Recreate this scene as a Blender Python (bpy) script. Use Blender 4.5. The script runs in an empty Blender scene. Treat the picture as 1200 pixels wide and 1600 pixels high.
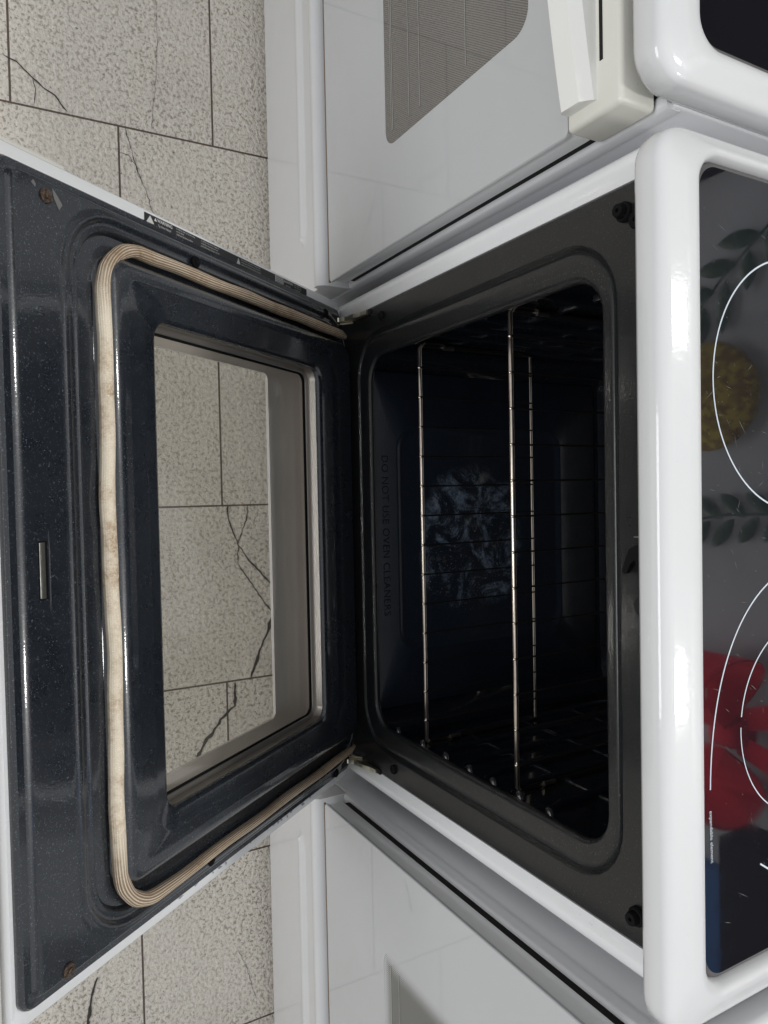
import bpy, bmesh, math, random
from mathutils import Vector, Matrix
random.seed(7)
S = bpy.context.scene
COL = S.collection
PI = math.pi

# ------------------------------------------------------------------ camera, light, exposure
CAM = Vector((-.076, -.5317, 1.304))
AX = Matrix(((.0201, .8717, .4896), (.9994, -.0306, .0133), (.0266, .4890, -.8719)))   # rows: image right, image down, forward
right, down, fwd = Vector(AX[0]), Vector(AX[1]), Vector(AX[2])
fwd.normalize(); right = (right - fwd * right.dot(fwd)).normalized(); up = right.cross(fwd).normalized()
cd = bpy.data.cameras.new('camera'); cam = bpy.data.objects.new('camera', cd); COL.objects.link(cam)
cam.matrix_world = Matrix(((right.x, up.x, -fwd.x, CAM.x), (right.y, up.y, -fwd.y, CAM.y), (right.z, up.z, -fwd.z, CAM.z), (0, 0, 0, 1)))
cd.sensor_fit = 'VERTICAL'; cd.sensor_height = 36; cd.lens = 1138.5 / 1600 * 36
cd.clip_start = .01; cd.clip_end = 100
S.camera = cam

W = bpy.data.worlds.new('World'); S.world = W; W.use_nodes = True
wn = W.node_tree.nodes; wl = W.node_tree.links
bg = wn['Background']; bg.inputs['Strength'].default_value = .42
tc = wn.new('ShaderNodeTexCoord'); sx = wn.new('ShaderNodeSeparateXYZ'); wl.new(tc.outputs['Generated'], sx.inputs[0])
rp = wn.new('ShaderNodeValToRGB'); wl.new(sx.outputs['Z'], rp.inputs[0]); wl.new(rp.outputs[0], bg.inputs['Color'])
rp.color_ramp.elements[0].position = 0.0; rp.color_ramp.elements[0].color = (.74, .73, .72, 1)
rp.color_ramp.elements[1].position = .9; rp.color_ramp.elements[1].color = (1.0, 1.02, 1.06, 1)

def area(name, loc, sx_, sy_, power, col=(1, 1, 1), rot=(0, 0, 0)):
    l = bpy.data.lights.new(name, 'AREA'); l.shape = 'RECTANGLE'; l.size = sx_; l.size_y = sy_; l.energy = power; l.color = col
    o = bpy.data.objects.new(name, l); o.location = loc; o.rotation_euler = rot; COL.objects.link(o); return o
area('ceiling_light', (-.66, .80, 2.7), .18, .26, 9, (1, .985, .95))
area('ceiling_light', (.60, .72, 2.7), .18, .26, 12, (1, .985, .95))
area('front_fill_light', (.3, -3.2, 1.6), 1.7, 1.2, 36, (.97, .985, 1.0), (math.radians(82), 0, 0))  # added fill from the camera side, lifts the fronts and the floor
S.view_settings.view_transform = 'Standard'; S.view_settings.look = 'None'
S.view_settings.exposure = .50; S.view_settings.gamma = 1; S.view_settings.use_curve_mapping = False
S.render.engine = 'CYCLES'

# ------------------------------------------------------------------ materials
def mat(name, base=(.8, .8, .8), rough=.5, metal=0, coat=0, crough=.03, spec=.5):
    m = bpy.data.materials.new(name); m.use_nodes = True; b = m.node_tree.nodes['Principled BSDF']
    b.inputs['Base Color'].default_value = (*base, 1); b.inputs['Roughness'].default_value = rough
    b.inputs['Metallic'].default_value = metal; b.inputs['Coat Weight'].default_value = coat
    b.inputs['Coat Roughness'].default_value = crough; b.inputs['Specular IOR Level'].default_value = spec
    return m
class NT:
    def __init__(s, m): s.t = m.node_tree; s.b = s.t.nodes['Principled BSDF']; s.tc = s.t.nodes.new('ShaderNodeTexCoord')
    def n(s, typ, **k):
        x = s.t.nodes.new('ShaderNode' + typ)
        for a, v in k.items():
            if a in x.inputs.keys(): x.inputs[a].default_value = v
            else: setattr(x, a, v)
        return x
    def l(s, a, b): s.t.links.new(a, b)
    def noise(s, scale, detail=3, rough=.5, vec=None, dist=0):
        x = s.n('TexNoise', Scale=scale, Detail=detail, Roughness=rough, Distortion=dist); s.l(vec or s.tc.outputs['Object'], x.inputs['Vector']); return x.outputs['Fac']
    def ramp(s, src, stops, interp='LINEAR'):
        r = s.n('ValToRGB'); s.l(src, r.inputs[0]); e = r.color_ramp.elements; r.color_ramp.interpolation = interp
        while len(e) < len(stops): e.new(.5)
        for i, (p, c) in enumerate(stops):
            e[i].position = p; e[i].color = (c, c, c, 1) if not isinstance(c, tuple) else (*c, 1)
        return r.outputs[0]
    def mix(s, f, a, b):
        m = s.n('Mix', data_type='RGBA')
        for i, v in ((0, f), (6, a), (7, b)):
            if isinstance(v, (int, float)): m.inputs[i].default_value = v
            elif isinstance(v, tuple): m.inputs[i].default_value = (*v, 1)
            else: s.l(v, m.inputs[i])
        return m.outputs[2]
    def math(s, op, a, b=0):
        m = s.n('Math', operation=op)
        for i, v in ((0, a), (1, b)):
            if isinstance(v, (int, float)): m.inputs[i].default_value = v
            else: s.l(v, m.inputs[i])
        return m.outputs[0]
    def bump(s, h, strength, dist=.001, coat=False):
        b = s.n('Bump', Strength=strength, Distance=dist); s.l(h, b.inputs['Height']); s.l(b.outputs[0], s.b.inputs['Normal'])
        if coat: s.l(b.outputs[0], s.b.inputs['Coat Normal'])

def white_enamel(name, base, rough=.28, coat=.6, peel=.05, dirt=.04, crough=.06):
    m = mat(name, base, rough, coat=coat, crough=crough); t = NT(m)
    f = t.ramp(t.noise(9, 5, .65), [(.45, 0.), (.8, 1.)])
    s2 = t.ramp(t.noise(260, 2, .5), [(.74, 0.), (.78, 1.)])
    c = t.mix(t.math('MULTIPLY', f, dirt * 3), base, (base[0] * .80, base[1] * .77, base[2] * .70))
    c = t.mix(t.math('MULTIPLY', s2, dirt * 4), c, (.25, .2, .15)); t.l(c, t.b.inputs['Base Color'])
    t.bump(t.noise(140, 2), peel, .001, True)
    return m
M_white = white_enamel('white_enamel', (.82, .83, .84), dirt=.06)
M_drawer = white_enamel('drawer_enamel', (.58, .585, .59), dirt=.08)
M_top = white_enamel('cooktop_white', (.635, .645, .65), .5, .9, .09, .03, .075)
M_wglass = white_enamel('white_door_glass', (.47, .485, .50), .35, 1.0, .0, .05, .01)
M_beige = white_enamel('cream_plastic', (.70, .69, .63), .4, .1, .1, .05)
M_handle = white_enamel('handle_plastic', (.80, .80, .77), .38, .15, .08, .04)
M_side = white_enamel('side_panel_grey_white', (.66, .67, .69), .35, .35, .12, .05, .15)

def enamel(name, base, speck, amt, rough, peel, coat=.6, crough=.06, stain=False, lo=.62):
    m = mat(name, base, rough, coat=coat, crough=crough); t = NT(m)
    s = t.ramp(t.noise(640, 2, .65), [(lo, 0.), (lo + .1, 1.)])
    big = t.noise(14, 4, .6)
    c = t.mix(t.math('MULTIPLY', s, amt), base, speck)
    c = t.mix(t.math('MULTIPLY', t.ramp(big, [(.5, 0.), (.75, 1.)]), .35), c, tuple(v * 1.5 for v in base))
    if stain: c = stain(t, c)
    t.l(c, t.b.inputs['Base Color'])
    h = t.math('ADD', t.noise(420, 2), t.math('MULTIPLY', t.noise(60, 3), 1.5)); t.bump(h, peel, .001, True)
    t.l(t.ramp(t.noise(30, 4, .7), [(.3, max(.02, rough - .08)), (.8, rough + .12)]), t.b.inputs['Roughness'])
    return m
M_door = enamel('blue_black_speckled_enamel', (.0125, .0158, .0210), (.14, .165, .21), .85, .30, .05, 1.0, .035, lo=.61)
M_frame = enamel('charcoal_speckled_enamel', (.0085, .0092, .0102), (.11, .115, .12), .8, .34, .12, .35, .06, lo=.62)
M_frame.node_tree.nodes['Principled BSDF'].inputs['Specular IOR Level'].default_value = .32
M_cav = enamel('oven_interior_enamel', (.006, .0075, .011), (.05, .06, .08), .4, .22, .05, 1.0, .03)
def burnt(t, c):
    v = t.tc.outputs['Object']
    n1 = t.ramp(t.noise(17, 8, .74, v, 1.2), [(.49, 0.), (.60, 1.)]); n2 = t.ramp(t.noise(110, 5, .8, v), [(.38, .22), (.64, 1.)])
    sx = t.n('SeparateXYZ'); t.l(v, sx.inputs[0])
    dx = t.math('DIVIDE', t.math('SUBTRACT', sx.outputs[0], .005), .145); dy = t.math('DIVIDE', t.math('SUBTRACT', sx.outputs[1], .20), .125)
    d = t.math('ADD', t.math('POWER', t.math('ABSOLUTE', dx), 2.6), t.math('POWER', t.math('ABSOLUTE', dy), 2.6))
    mk = t.ramp(t.math('ADD', d, t.math('MULTIPLY', t.noise(18, 4), .7)), [(.75, 1.), (1.35, 0.)])
    f = t.math('MULTIPLY', t.math('MULTIPLY', n1, n2), mk)
    c = t.mix(t.math('MULTIPLY', f, .62), c, (.30, .39, .52))
    br = t.ramp(t.noise(26, 4, .7, v), [(.60, 0.), (.70, 1.)])
    c = t.mix(t.math('MULTIPLY', t.math('MULTIPLY', br, mk), .35), c, (.28, .28, .24))
    sp = t.ramp(t.noise(330, 2, .5, v), [(.66, 0.), (.72, 1.)])
    return t.mix(t.math('MULTIPLY', t.math('MULTIPLY', sp, mk), .35), c, (.50, .55, .62))
M_cavfloor = enamel('burnt_oven_floor_enamel', (.009, .013, .021), (.06, .075, .10), .7, .44, .12, .18, .12, stain=burnt)
M_cavfloor.node_tree.nodes['Principled BSDF'].inputs['Specular IOR Level'].default_value = .3

M_bump = mat('glinting_guide_bump', (.34, .35, .37), .15, .85)  # metallic finish stands in for light glints on the enamel bumps
M_black = mat('black_plastic', (.007, .007, .008), .8, spec=.10)
M_void = mat('dark_gap', (.004, .004, .004), .9)
M_screw = mat('dark_screw', (.05, .045, .04), .4, .8)
M_rust = mat('rusty_screw', (.16, .09, .05), .55, .6)
t = NT(M_rust); t.l(t.mix(t.ramp(t.noise(500, 3), [(.4, 0.), (.6, 1.)]), (.15, .10, .07), (.05, .04, .035)), t.b.inputs['Base Color'])
M_steel = mat('galvanised_steel', (.55, .56, .52), .32, 1.0)
t = NT(M_steel); t.l(t.mix(t.noise(300, 4, .7), (.62, .62, .56), (.35, .35, .32)), t.b.inputs['Base Color']); t.bump(t.noise(400, 2), .2, .0006)
M_brass = mat('zinc_yellow_steel', (.80, .77, .62), .35, 1.0)
M_wire = mat('nickel_wire', (.62, .58, .52), .28, 1.0)
t = NT(M_wire); t.l(t.mix(t.noise(45, 4, .7), (.86, .80, .72), (.52, .42, .34)), t.b.inputs['Base Color'])
M_wired = mat('baked_wire', (.07, .065, .06), .35, .9)
M_trimm = mat('brushed_window_trim', (.42, .39, .36), .36, .85)
t = NT(M_trimm); t.bump(t.noise(600, 2), .15, .0005)
M_print = mat('grey_white_print', (.62, .68, .74), .4)
M_scr = mat('pale_scratch', (.20, .20, .19), .5)
M_rustline = mat('brown_grime', (.16, .11, .08), .8)
M_label = mat('black_label', (.018, .018, .02), .35)
M_ltext = mat('label_white_print', (.62, .62, .60), .5)
M_lres = mat('label_residue', (.36, .34, .42), .6)
M_lres2 = mat('worn_enamel', (.16, .16, .155), .6)
M_crack = mat('crack_dirt', (.045, .038, .032), .9)
M_glassb = mat('black_ceramic_glass', (.010, .010, .013), .03, spec=1.0); M_glassb.node_tree.nodes['Principled BSDF'].inputs['IOR'].default_value = 1.68
t = NT(M_glassb)
t.l(t.ramp(t.noise(40, 5, .75), [(.4, .02), (.8, .10)]), t.b.inputs['Roughness'])
M_bevel = mat('ground_glass_edge', (.10, .095, .095), .25)

def thin_glass(name, tint, refl_rough=.02, ior=1.5, dirt=0.):
    m = bpy.data.materials.new(name); m.use_nodes = True; nt = m.node_tree; nt.nodes.clear()
    o = nt.nodes.new('ShaderNodeOutputMaterial'); mx = nt.nodes.new('ShaderNodeMixShader'); tr = nt.nodes.new('ShaderNodeBsdfTransparent')
    g = nt.nodes.new('ShaderNodeBsdfGlossy'); lw = nt.nodes.new('ShaderNodeLayerWeight'); lw.inputs[0].default_value = .5
    pw = nt.nodes.new('ShaderNodeMath'); pw.operation = 'POWER'; pw.inputs[1].default_value = 5; nt.links.new(lw.outputs['Facing'], pw.inputs[0])
    f = nt.nodes.new('ShaderNodeMapRange'); nt.links.new(pw.outputs[0], f.inputs[0]); f.inputs[3].default_value = ((ior - 1) / (ior + 1)) ** 2; f.inputs[4].default_value = 1
    tr.inputs[0].default_value = (*tint, 1); g.inputs['Roughness'].default_value = refl_rough
    nt.links.new(f.outputs[0], mx.inputs[0]); nt.links.new(tr.outputs[0], mx.inputs[1]); nt.links.new(g.outputs[0], mx.inputs[2])
    if dirt:
        d = nt.nodes.new('ShaderNodeBsdfDiffuse'); d.inputs[0].default_value = (.45, .42, .36, 1); m2 = nt.nodes.new('ShaderNodeMixShader')
        tc = nt.nodes.new('ShaderNodeTexCoord'); nz = nt.nodes.new('ShaderNodeTexNoise'); nz.inputs['Scale'].default_value = 7; nz.inputs['Detail'].default_value = 6
        r = nt.nodes.new('ShaderNodeMapRange'); r.inputs[1].default_value = .4; r.inputs[2].default_value = .8; r.inputs[3].default_value = dirt * .25; r.inputs[4].default_value = dirt
        nt.links.new(tc.outputs['Object'], nz.inputs['Vector']); nt.links.new(nz.outputs[0], r.inputs[0]); nt.links.new(r.outputs[0], m2.inputs[0])
        nt.links.new(mx.outputs[0], m2.inputs[1]); nt.links.new(d.outputs[0], m2.inputs[2]); nt.links.new(m2.outputs[0], o.inputs[0])
    else: nt.links.new(mx.outputs[0], o.inputs[0])
    return m
M_pane = thin_glass('clear_oven_glass', (.98, .98, .96), ior=1.6, dirt=.07)
M_pane2 = thin_glass('clear_outer_glass', (.97, .97, .97), ior=1.2)
M_wline = mat('painted_reflection_line', (.30, .295, .27), .4)  # pale colour standing in for reflections and racks inside the window
M_mullion = mat('painted_glass_back', (.56, .51, .47), .3, coat=.8, crough=.04)
t = NT(M_mullion); t.l(t.mix(t.noise(6, 4, .6), (.95, .89, .85), (.86, .80, .76)), t.b.inputs['Base Color'])

# dotted window print of the closed doors
M_screenp = mat('dot_screened_window', (.1, .1, .1), .2, coat=1, crough=.01)
t = NT(M_screenp)
sx_ = t.n('SeparateXYZ'); t.l(t.tc.outputs['Object'], sx_.inputs[0])
a_ = t.math('SINE', t.math('MULTIPLY', t.math('ADD', sx_.outputs[0], sx_.outputs[2]), 2 * PI / .0023))
b_ = t.math('SINE', t.math('MULTIPLY', t.math('SUBTRACT', sx_.outputs[0], t.math('MULTIPLY', sx_.outputs[2], .7)), 2 * PI / .0026))
dots = t.ramp(t.math('ADD', t.math('MULTIPLY', t.math('ADD', a_, b_), .25), .5), [(.42, 0.), (.62, 1.)])
t.l(t.mix(dots, (.06, .055, .052), (.20, .19, .182)), t.b.inputs['Base Color'])

M_screens = mat('soft_dotted_window', (.1, .1, .1), .3, coat=1, crough=.01)
t = NT(M_screens); sx_ = t.n('SeparateXYZ'); t.l(t.tc.outputs['Object'], sx_.inputs[0])
a_ = t.math('SINE', t.math('MULTIPLY', t.math('ADD', sx_.outputs[0], sx_.outputs[2]), 2 * PI / .0028)); b_ = t.math('SINE', t.math('MULTIPLY', t.math('SUBTRACT', sx_.outputs[0], sx_.outputs[2]), 2 * PI / .0028))
h_ = t.math('ADD', t.math('MULTIPLY', t.math('ADD', a_, b_), .23), .5)
d_ = t.math('MULTIPLY', t.math('MINIMUM', t.math('SUBTRACT', .252, t.math('ABSOLUTE', sx_.outputs[0])), t.math('MINIMUM', t.math('SUBTRACT', sx_.outputs[2], .455), t.math('SUBTRACT', .745, sx_.outputs[2]))), 1 / .030)
k_ = t.ramp(t.math('SUBTRACT', d_, h_), [(.46, 0.), (.54, 1.)]); k_ = t.ramp(t.math('ADD', t.math('SUBTRACT', d_, h_), .5), [(.45, 0.), (.60, 1.)])
t.l(t.mix(k_, (.47, .485, .50), (.10, .105, .10)), t.b.inputs['Base Color'])

# gasket: woven glass-fibre sleeve, browned in places
M_gasket = mat('woven_gasket', (.6, .5, .4), .85)
t = NT(M_gasket); uv = t.tc.outputs['UV']
su = t.n('SeparateXYZ'); t.l(uv, su.inputs[0])
wa = t.math('SINE', t.math('ADD', t.math('MULTIPLY', su.outputs[0], 2 * PI / .0022), t.math('MULTIPLY', su.outputs[1], 2 * PI * 6)))
wb = t.math('SINE', t.math('SUBTRACT', t.math('MULTIPLY', su.outputs[1], 2 * PI * 17), t.math('MULTIPLY', su.outputs[0], 60)))
gx0 = t.n('SeparateXYZ'); t.l(t.tc.outputs['Object'], gx0.inputs[0]); side0 = t.ramp(t.math('ABSOLUTE', gx0.outputs[0]), [(.22, .25), (.31, 1.)])
hh = t.math('ADD', t.math('MULTIPLY', wa, .5), t.math('MULTIPLY', t.math('SINE', t.math('MULTIPLY', su.outputs[1], 2 * PI * 22)), side0))
br = t.ramp(t.noise(13, 6, .75), [(.46, 0.), (.64, 1.)]); br2 = t.ramp(t.noise(240, 4, .7), [(.38, .25), (.62, 1.)])
gx = t.n('SeparateXYZ'); t.l(t.tc.outputs['Object'], gx.inputs[0])
lines = t.ramp(wb, [(.0, 1.), (.45, 0.)])
side = t.ramp(t.math('ABSOLUTE', gx.outputs[0]), [(.25, 0.), (.31, 1.)])
c = t.mix(t.math('MULTIPLY', br, br2), (.86, .76, .60), (.38, .24, .13))
c = t.mix(t.math('MULTIPLY', t.math('MULTIPLY', lines, side), .85), c, (.14, .085, .05))
c = t.mix(t.math('MULTIPLY', side, .35), c, (.33, .22, .13))
t.l(c, t.b.inputs['Base Color']); t.bump(hh, .35, .0006)

# floor
M_floor = mat('stone_tiles', (.5, .47, .42), .55, coat=.15, crough=.3)
t = NT(M_floor); ob = t.tc.outputs['Object']
sp = t.n('SeparateXYZ'); t.l(ob, sp.inputs[0]); cb = t.n('CombineXYZ')
t.l(t.math('ADD', sp.outputs[1], .1385 + .325 * 20), cb.inputs[0]); t.l(t.math('ADD', sp.outputs[0], .7055 + .3237 * 20), cb.inputs[1])
bk = t.n('TexBrick', offset=.5, offset_frequency=2, squash=1.0, squash_frequency=2); t.l(cb.outputs[0], bk.inputs['Vector'])
for k, v in (('Scale', 1.), ('Mortar Size', .0017), ('Mortar Smooth', .1), ('Bias', 0.), ('Brick Width', .325), ('Row Height', .3237)): bk.inputs[k].default_value = v
bk.inputs['Color1'].default_value = (.61, .57, .505, 1); bk.inputs['Color2'].default_value = (.65, .61, .54, 1)
vo = t.n('TexVoronoi', Scale=165., feature='SMOOTH_F1'); t.l(ob, vo.inputs['Vector']); vo.inputs['Smoothness'].default_value = .6
mesh_n = t.noise(160, 3, .65, ob, .3)
dark = t.ramp(mesh_n, [(.52, 0.), (.62, 1.)]); lite = t.ramp(mesh_n, [(.34, 1.), (.47, 0.)])
area_m = t.ramp(t.noise(4.5, 3, .6, ob), [(.35, .35), (.65, 1.)])
c = t.mix(t.math('MULTIPLY', dark, t.math('MULTIPLY', area_m, .85)), bk.outputs['Color'], (.21, .165, .12))
c = t.mix(t.math('MULTIPLY', lite, .5), c, (.82, .78, .69))
fl = t.ramp(t.noise(170, 2, .5, ob), [(.67, 0.), (.71, 1.)]); c = t.mix(t.math('MULTIPLY', fl, .7), c, (.15, .12, .09))
c = t.mix(t.math('MULTIPLY', t.ramp(t.noise(3, 5, .7, ob), [(.5, 0.), (.8, 1.)]), .35), c, (.36, .325, .27))
c = t.mix(bk.outputs['Fac'], c, (.10, .070, .052)); t.l(c, t.b.inputs['Base Color'])
t.bump(t.math('SUBTRACT', t.math('MULTIPLY', mesh_n, -1.2), t.math('MULTIPLY', bk.outputs['Fac'], 2)), 1.0, .0028)
M_wall = mat('grey_wall', (.50, .51, .53), .8)
t = NT(M_wall); t.l(t.mix(t.noise(3, 4), (.42, .43, .45), (.30, .31, .33)), t.b.inputs['Base Color'])
M_red = mat('red_felt', (.62, .010, .03), .9)
M_leaf = mat('dark_green_leaf', (.008, .045, .020), .6)
M_yel = mat('mustard_knit', (.40, .30, .05), .9)
t = NT(M_yel); t.l(t.mix(t.ramp(t.noise(60, 3), [(.45, 0.), (.55, 1.)]), (.42, .33, .06), (.22, .14, .04)), t.b.inputs['Base Color'])
M_blue = mat('blue_board', (.03, .12, .32), .7)

# ------------------------------------------------------------------ geometry helpers
def link(name, verts, faces, m, parent=None, smooth=True, uvs=None, angle=40):
    me = bpy.data.meshes.new(name); me.from_pydata([tuple(v) for v in verts], [], faces); me.update()
    bm = bmesh.new(); bm.from_mesh(me); bmesh.ops.recalc_face_normals(bm, faces=bm.faces); bm.to_mesh(me); bm.free()
    if uvs:
        l = me.uv_layers.new(name='UVMap')
        for lp in me.loops: l.data[lp.index].uv = uvs[lp.vertex_index]
    me.materials.append(m); o = bpy.data.objects.new(name, me); COL.objects.link(o)
    if smooth:
        me.shade_smooth()
        me.set_sharp_from_angle(angle=math.radians(angle))
    if parent: o.parent = parent
    return o
class G:
    def __init__(s): s.v = []; s.f = []
    def add(s, v, f): b = len(s.v); s.v += [tuple(p) for p in v]; s.f += [tuple(i + b for i in q) for q in f]; return s
    def box(s, x0, x1, y0, y1, z0, z1, bev=0):
        if bev:
            bm = bmesh.new(); bmesh.ops.create_cube(bm, size=1)
            for v in bm.verts: v.co = Vector(((x0 + x1) / 2 + v.co.x * (x1 - x0), (y0 + y1) / 2 + v.co.y * (y1 - y0), (z0 + z1) / 2 + v.co.z * (z1 - z0)))
            bmesh.ops.bevel(bm, geom=bm.edges[:], offset=bev, segments=3, profile=.5, affect='EDGES')
            bm.verts.index_update(); s.add([v.co for v in bm.verts], [[v.index for v in f.verts] for f in bm.faces]); bm.free(); return s
        v = [(x, y, z) for x in (x0, x1) for y in (y0, y1) for z in (z0, z1)]
        return s.add(v, [(0, 1, 3, 2), (4, 6, 7, 5), (0, 4, 5, 1), (2, 3, 7, 6), (0, 2, 6, 4), (1, 5, 7, 3)])
    def loft(s, loops, cap0=False, cap1=False, closed=True):
        n = len(loops[0]); b = len(s.v)
        for L in loops: s.v += [tuple(p) for p in L]
        for i in range(len(loops) - 1):
            for j in range(n if closed else n - 1):
                k = (j + 1) % n; s.f.append((b + i * n + j, b + i * n + k, b + (i + 1) * n + k, b + (i + 1) * n + j))
        if cap0: s.f.append(tuple(b + j for j in range(n))[::-1])
        if cap1: s.f.append(tuple(b + (len(loops) - 1) * n + j for j in range(n)))
        return s
    def tube(s, pts, r, n=8, caps=True):
        pts = [Vector(p) for p in pts]; loops = []; prev = None
        for i, p in enumerate(pts):
            d = (pts[min(i + 1, len(pts) - 1)] - pts[max(i - 1, 0)]).normalized()
            if prev is None: a = d.orthogonal().normalized()
            else: a = (prev - d * prev.dot(d)).normalized()
            prev = a; b = d.cross(a); rr = r[i] if isinstance(r, list) else r
            loops.append([p + (a * math.cos(2 * PI * k / n) + b * math.sin(2 * PI * k / n)) * rr for k in range(n)])
        return s.loft(loops, caps, caps)
    def disc(s, c, axis, r, h, n=20, dome=0):
        c = Vector(c); ax = Vector(axis).normalized(); a = ax.orthogonal().normalized(); b = ax.cross(a)
        prof = [(r, 0), (r, h * .7), (r * .88, h)] + ([(r * .5, h + dome), (.02 * r, h + dome * 1.2)] if dome else [(r * .3, h), (r * .27, h * .4)])
        return s.loft([[c + ax * z + (a * math.cos(2 * PI * k / n) + b * math.sin(2 * PI * k / n)) * q for k in range(n)] for q, z in prof], False, True)
    def obj(s, name, m, parent=None, **k): return link(name, s.v, s.f, m, parent, **k)

def support(L, d=.0015):
    out = [L[0]]
    for A, B in zip(L, L[1:]):
        m = max((Vector(a) - Vector(b)).length for a, b in zip(A, B)); m0 = min((Vector(a) - Vector(b)).length for a, b in zip(A, B))
        if m0 > 4 * d:
            for u in (d / m0, 1 - d / m0): out.append([tuple(Vector(a).lerp(Vector(b), u)) for a, b in zip(A, B)])
        out.append(B)
    return out
def rr(x0, x1, y0, y1, r, n=8):
    r = min(r, (x1 - x0) / 2 - 1e-5, (y1 - y0) / 2 - 1e-5); P = []
    for cx, cy, a0 in ((x1 - r, y1 - r, 0), (x0 + r, y1 - r, PI / 2), (x0 + r, y0 + r, PI), (x1 - r, y0 + r, 1.5 * PI)):
        for k in range(n + 1):
            a = a0 + PI / 2 * k / n; P.append((cx + r * math.cos(a), cy + r * math.sin(a)))
    return P
def empty(name, loc=(0, 0, 0), parent=None):
    o = bpy.data.objects.new(name, None); o.location = loc; o.empty_display_size = .05; COL.objects.link(o)
    if parent: o.parent = parent
    return o
def tag(o, label=None, cat=None, group=None, kind=None):
    for k, v in (('label', label), ('category', cat), ('group', group), ('kind', kind)):
        if v: o[k] = v
    return o
def text_mesh(name, body, size, m, parent, O, ux, uy, align='LEFT', ext=.0, spacing=1.0, bold=0.):
    c = bpy.data.curves.new(name, 'FONT'); c.body = body; c.size = size; c.align_x = align; c.extrude = ext; c.offset = bold; c.space_character = spacing; c.resolution_u = 3
    to = bpy.data.objects.new('tmp', c); COL.objects.link(to); bpy.context.view_layer.update()
    me = bpy.data.meshes.new_from_object(to); COL.objects.unlink(to); bpy.data.objects.remove(to)
    O, ux, uy = Vector(O), Vector(ux).normalized(), Vector(uy).normalized(); uz = ux.cross(uy)
    me.transform(Matrix(((ux.x, uy.x, uz.x, O.x), (ux.y, uy.y, uz.y, O.y), (ux.z, uy.z, uz.z, O.z), (0, 0, 0, 1))))
    me.materials.clear(); me.materials.append(m); me.name = name
    o = bpy.data.objects.new(name, me); COL.objects.link(o)
    if parent: o.parent = parent
    return o
def join(name, objs, parent):
    """merge text meshes into one mesh object"""
    g = G()
    for o in objs: g.add([v.co[:] for v in o.data.vertices], [tuple(p.vertices) for p in o.data.polygons])
    m = objs[0].data.materials[0]
    for o in objs: bpy.data.objects.remove(o)
    return g.obj(name, m, parent, smooth=False)
def smoothstep(a, b, x):
    u = min(1, max(0, (x - a) / (b - a))); return u * u * (3 - 2 * u)

# ------------------------------------------------------------------ setting
g = G(); g.add([(-6, -6, 0), (6, -6, 0), (6, 6, 0), (-6, 6, 0)], [(0, 1, 2, 3)])
tag(g.obj('floor', M_floor, smooth=False), 'beige speckled stone tile floor with dark grout', None, None, 'structure')
g = G(); g.box(-3, 3, 1.0, 1.08, 0, 2.62)
tag(g.obj('wall', M_wall, smooth=False), 'pale grey wall behind the stoves', None, None, 'structure')
def ribbon(pts, w, z=.0012, jag=.0012):
    P = []
    for i in range(len(pts) - 1):
        a, b = Vector(pts[i]), Vector(pts[i + 1]); n = max(2, int((b - a).length / .006))
        for k in range(n):
            q = a.lerp(b, k / n); P.append(q + Vector((random.uniform(-jag, jag), random.uniform(-jag, jag))))
    P.append(Vector(pts[-1])); v = []; f = []
    for i, p in enumerate(P):
        d = (P[min(i + 1, len(P) - 1)] - P[max(i - 1, 0)]).normalized(); nn = Vector((-d.y, d.x)); ww = w * random.uniform(.45, 1.3) * (.4 if i in (0, len(P) - 1) else 1)
        v += [(*(p + nn * ww / 2), z), (*(p - nn * ww / 2), z)]
        if i: b_ = 2 * i; f.append((b_ - 2, b_ - 1, b_ + 1, b_))
    return v, f
CRK = [(0.0022, [(-0.7778, -0.4721), (-0.7708, -0.4534), (-0.7516, -0.4311), (-0.7312, -0.3988), (-0.7099, -0.3803)]), (0.0012, [(-0.7516, -0.4311), (-0.7344, -0.427), (-0.7117, -0.4286)]), (0.0007, [(-0.9355, -0.2328), (-0.8703, -0.2324), (-0.815, -0.2351), (-0.7142, -0.2454)]), (0.0012, [(-0.7042, -0.2902), (-0.6686, -0.2807), (-0.6326, -0.2712), (-0.6024, -0.2582), (-0.564, -0.2464)]), (0.001, [(-0.6616, -0.3038), (-0.6588, -0.2862), (-0.6451, -0.274), (-0.6307, -0.2702)]), (0.0034, [(0.7361, -0.3755), (0.7573, -0.3842), (0.7831, -0.389), (0.8131, -0.3939)]), (0.0005, [(0.7629, -0.1326), (0.8051, -0.1152), (0.8724, -0.0982)]), (0.002, [(-0.0581, -0.1291), (-0.0322, -0.1274), (0.0134, -0.1105), (0.0403, -0.0952), (0.0671, -0.071), (0.0995, -0.0427)]), (0.0014, [(0.0169, -0.1105), (0.0487, -0.1126), (0.0799, -0.0926), (0.1217, -0.0661), (0.1439, -0.0489), (0.1529, -0.044)]), (0.0012, [(-0.0594, -0.0902), (-0.031, -0.0946), (-0.0076, -0.1026), (0.0157, -0.1117)]), (0.0036, [(0.1443, -0.0451), (0.1795, -0.0575), (0.2082, -0.0709), (0.2371, -0.0817), (0.2633, -0.0924)]), (0.004, [(0.291, -0.1238), (0.3121, -0.1256), (0.3286, -0.1478), (0.3494, -0.1638), (0.3715, -0.1844), (0.411, -0.2028)]), (0.003, [(0.2684, -0.1232), (0.2969, -0.124)]), ]
g = G()
for w, pts in CRK: g.add(*ribbon(pts, w * (1.5 if pts[0][0] > -.4 else 1.0)))
tag(g.obj('floor_cracks', M_crack, smooth=False), 'dark hairline cracks running across the floor tiles', None, None, 'structure')

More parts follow.
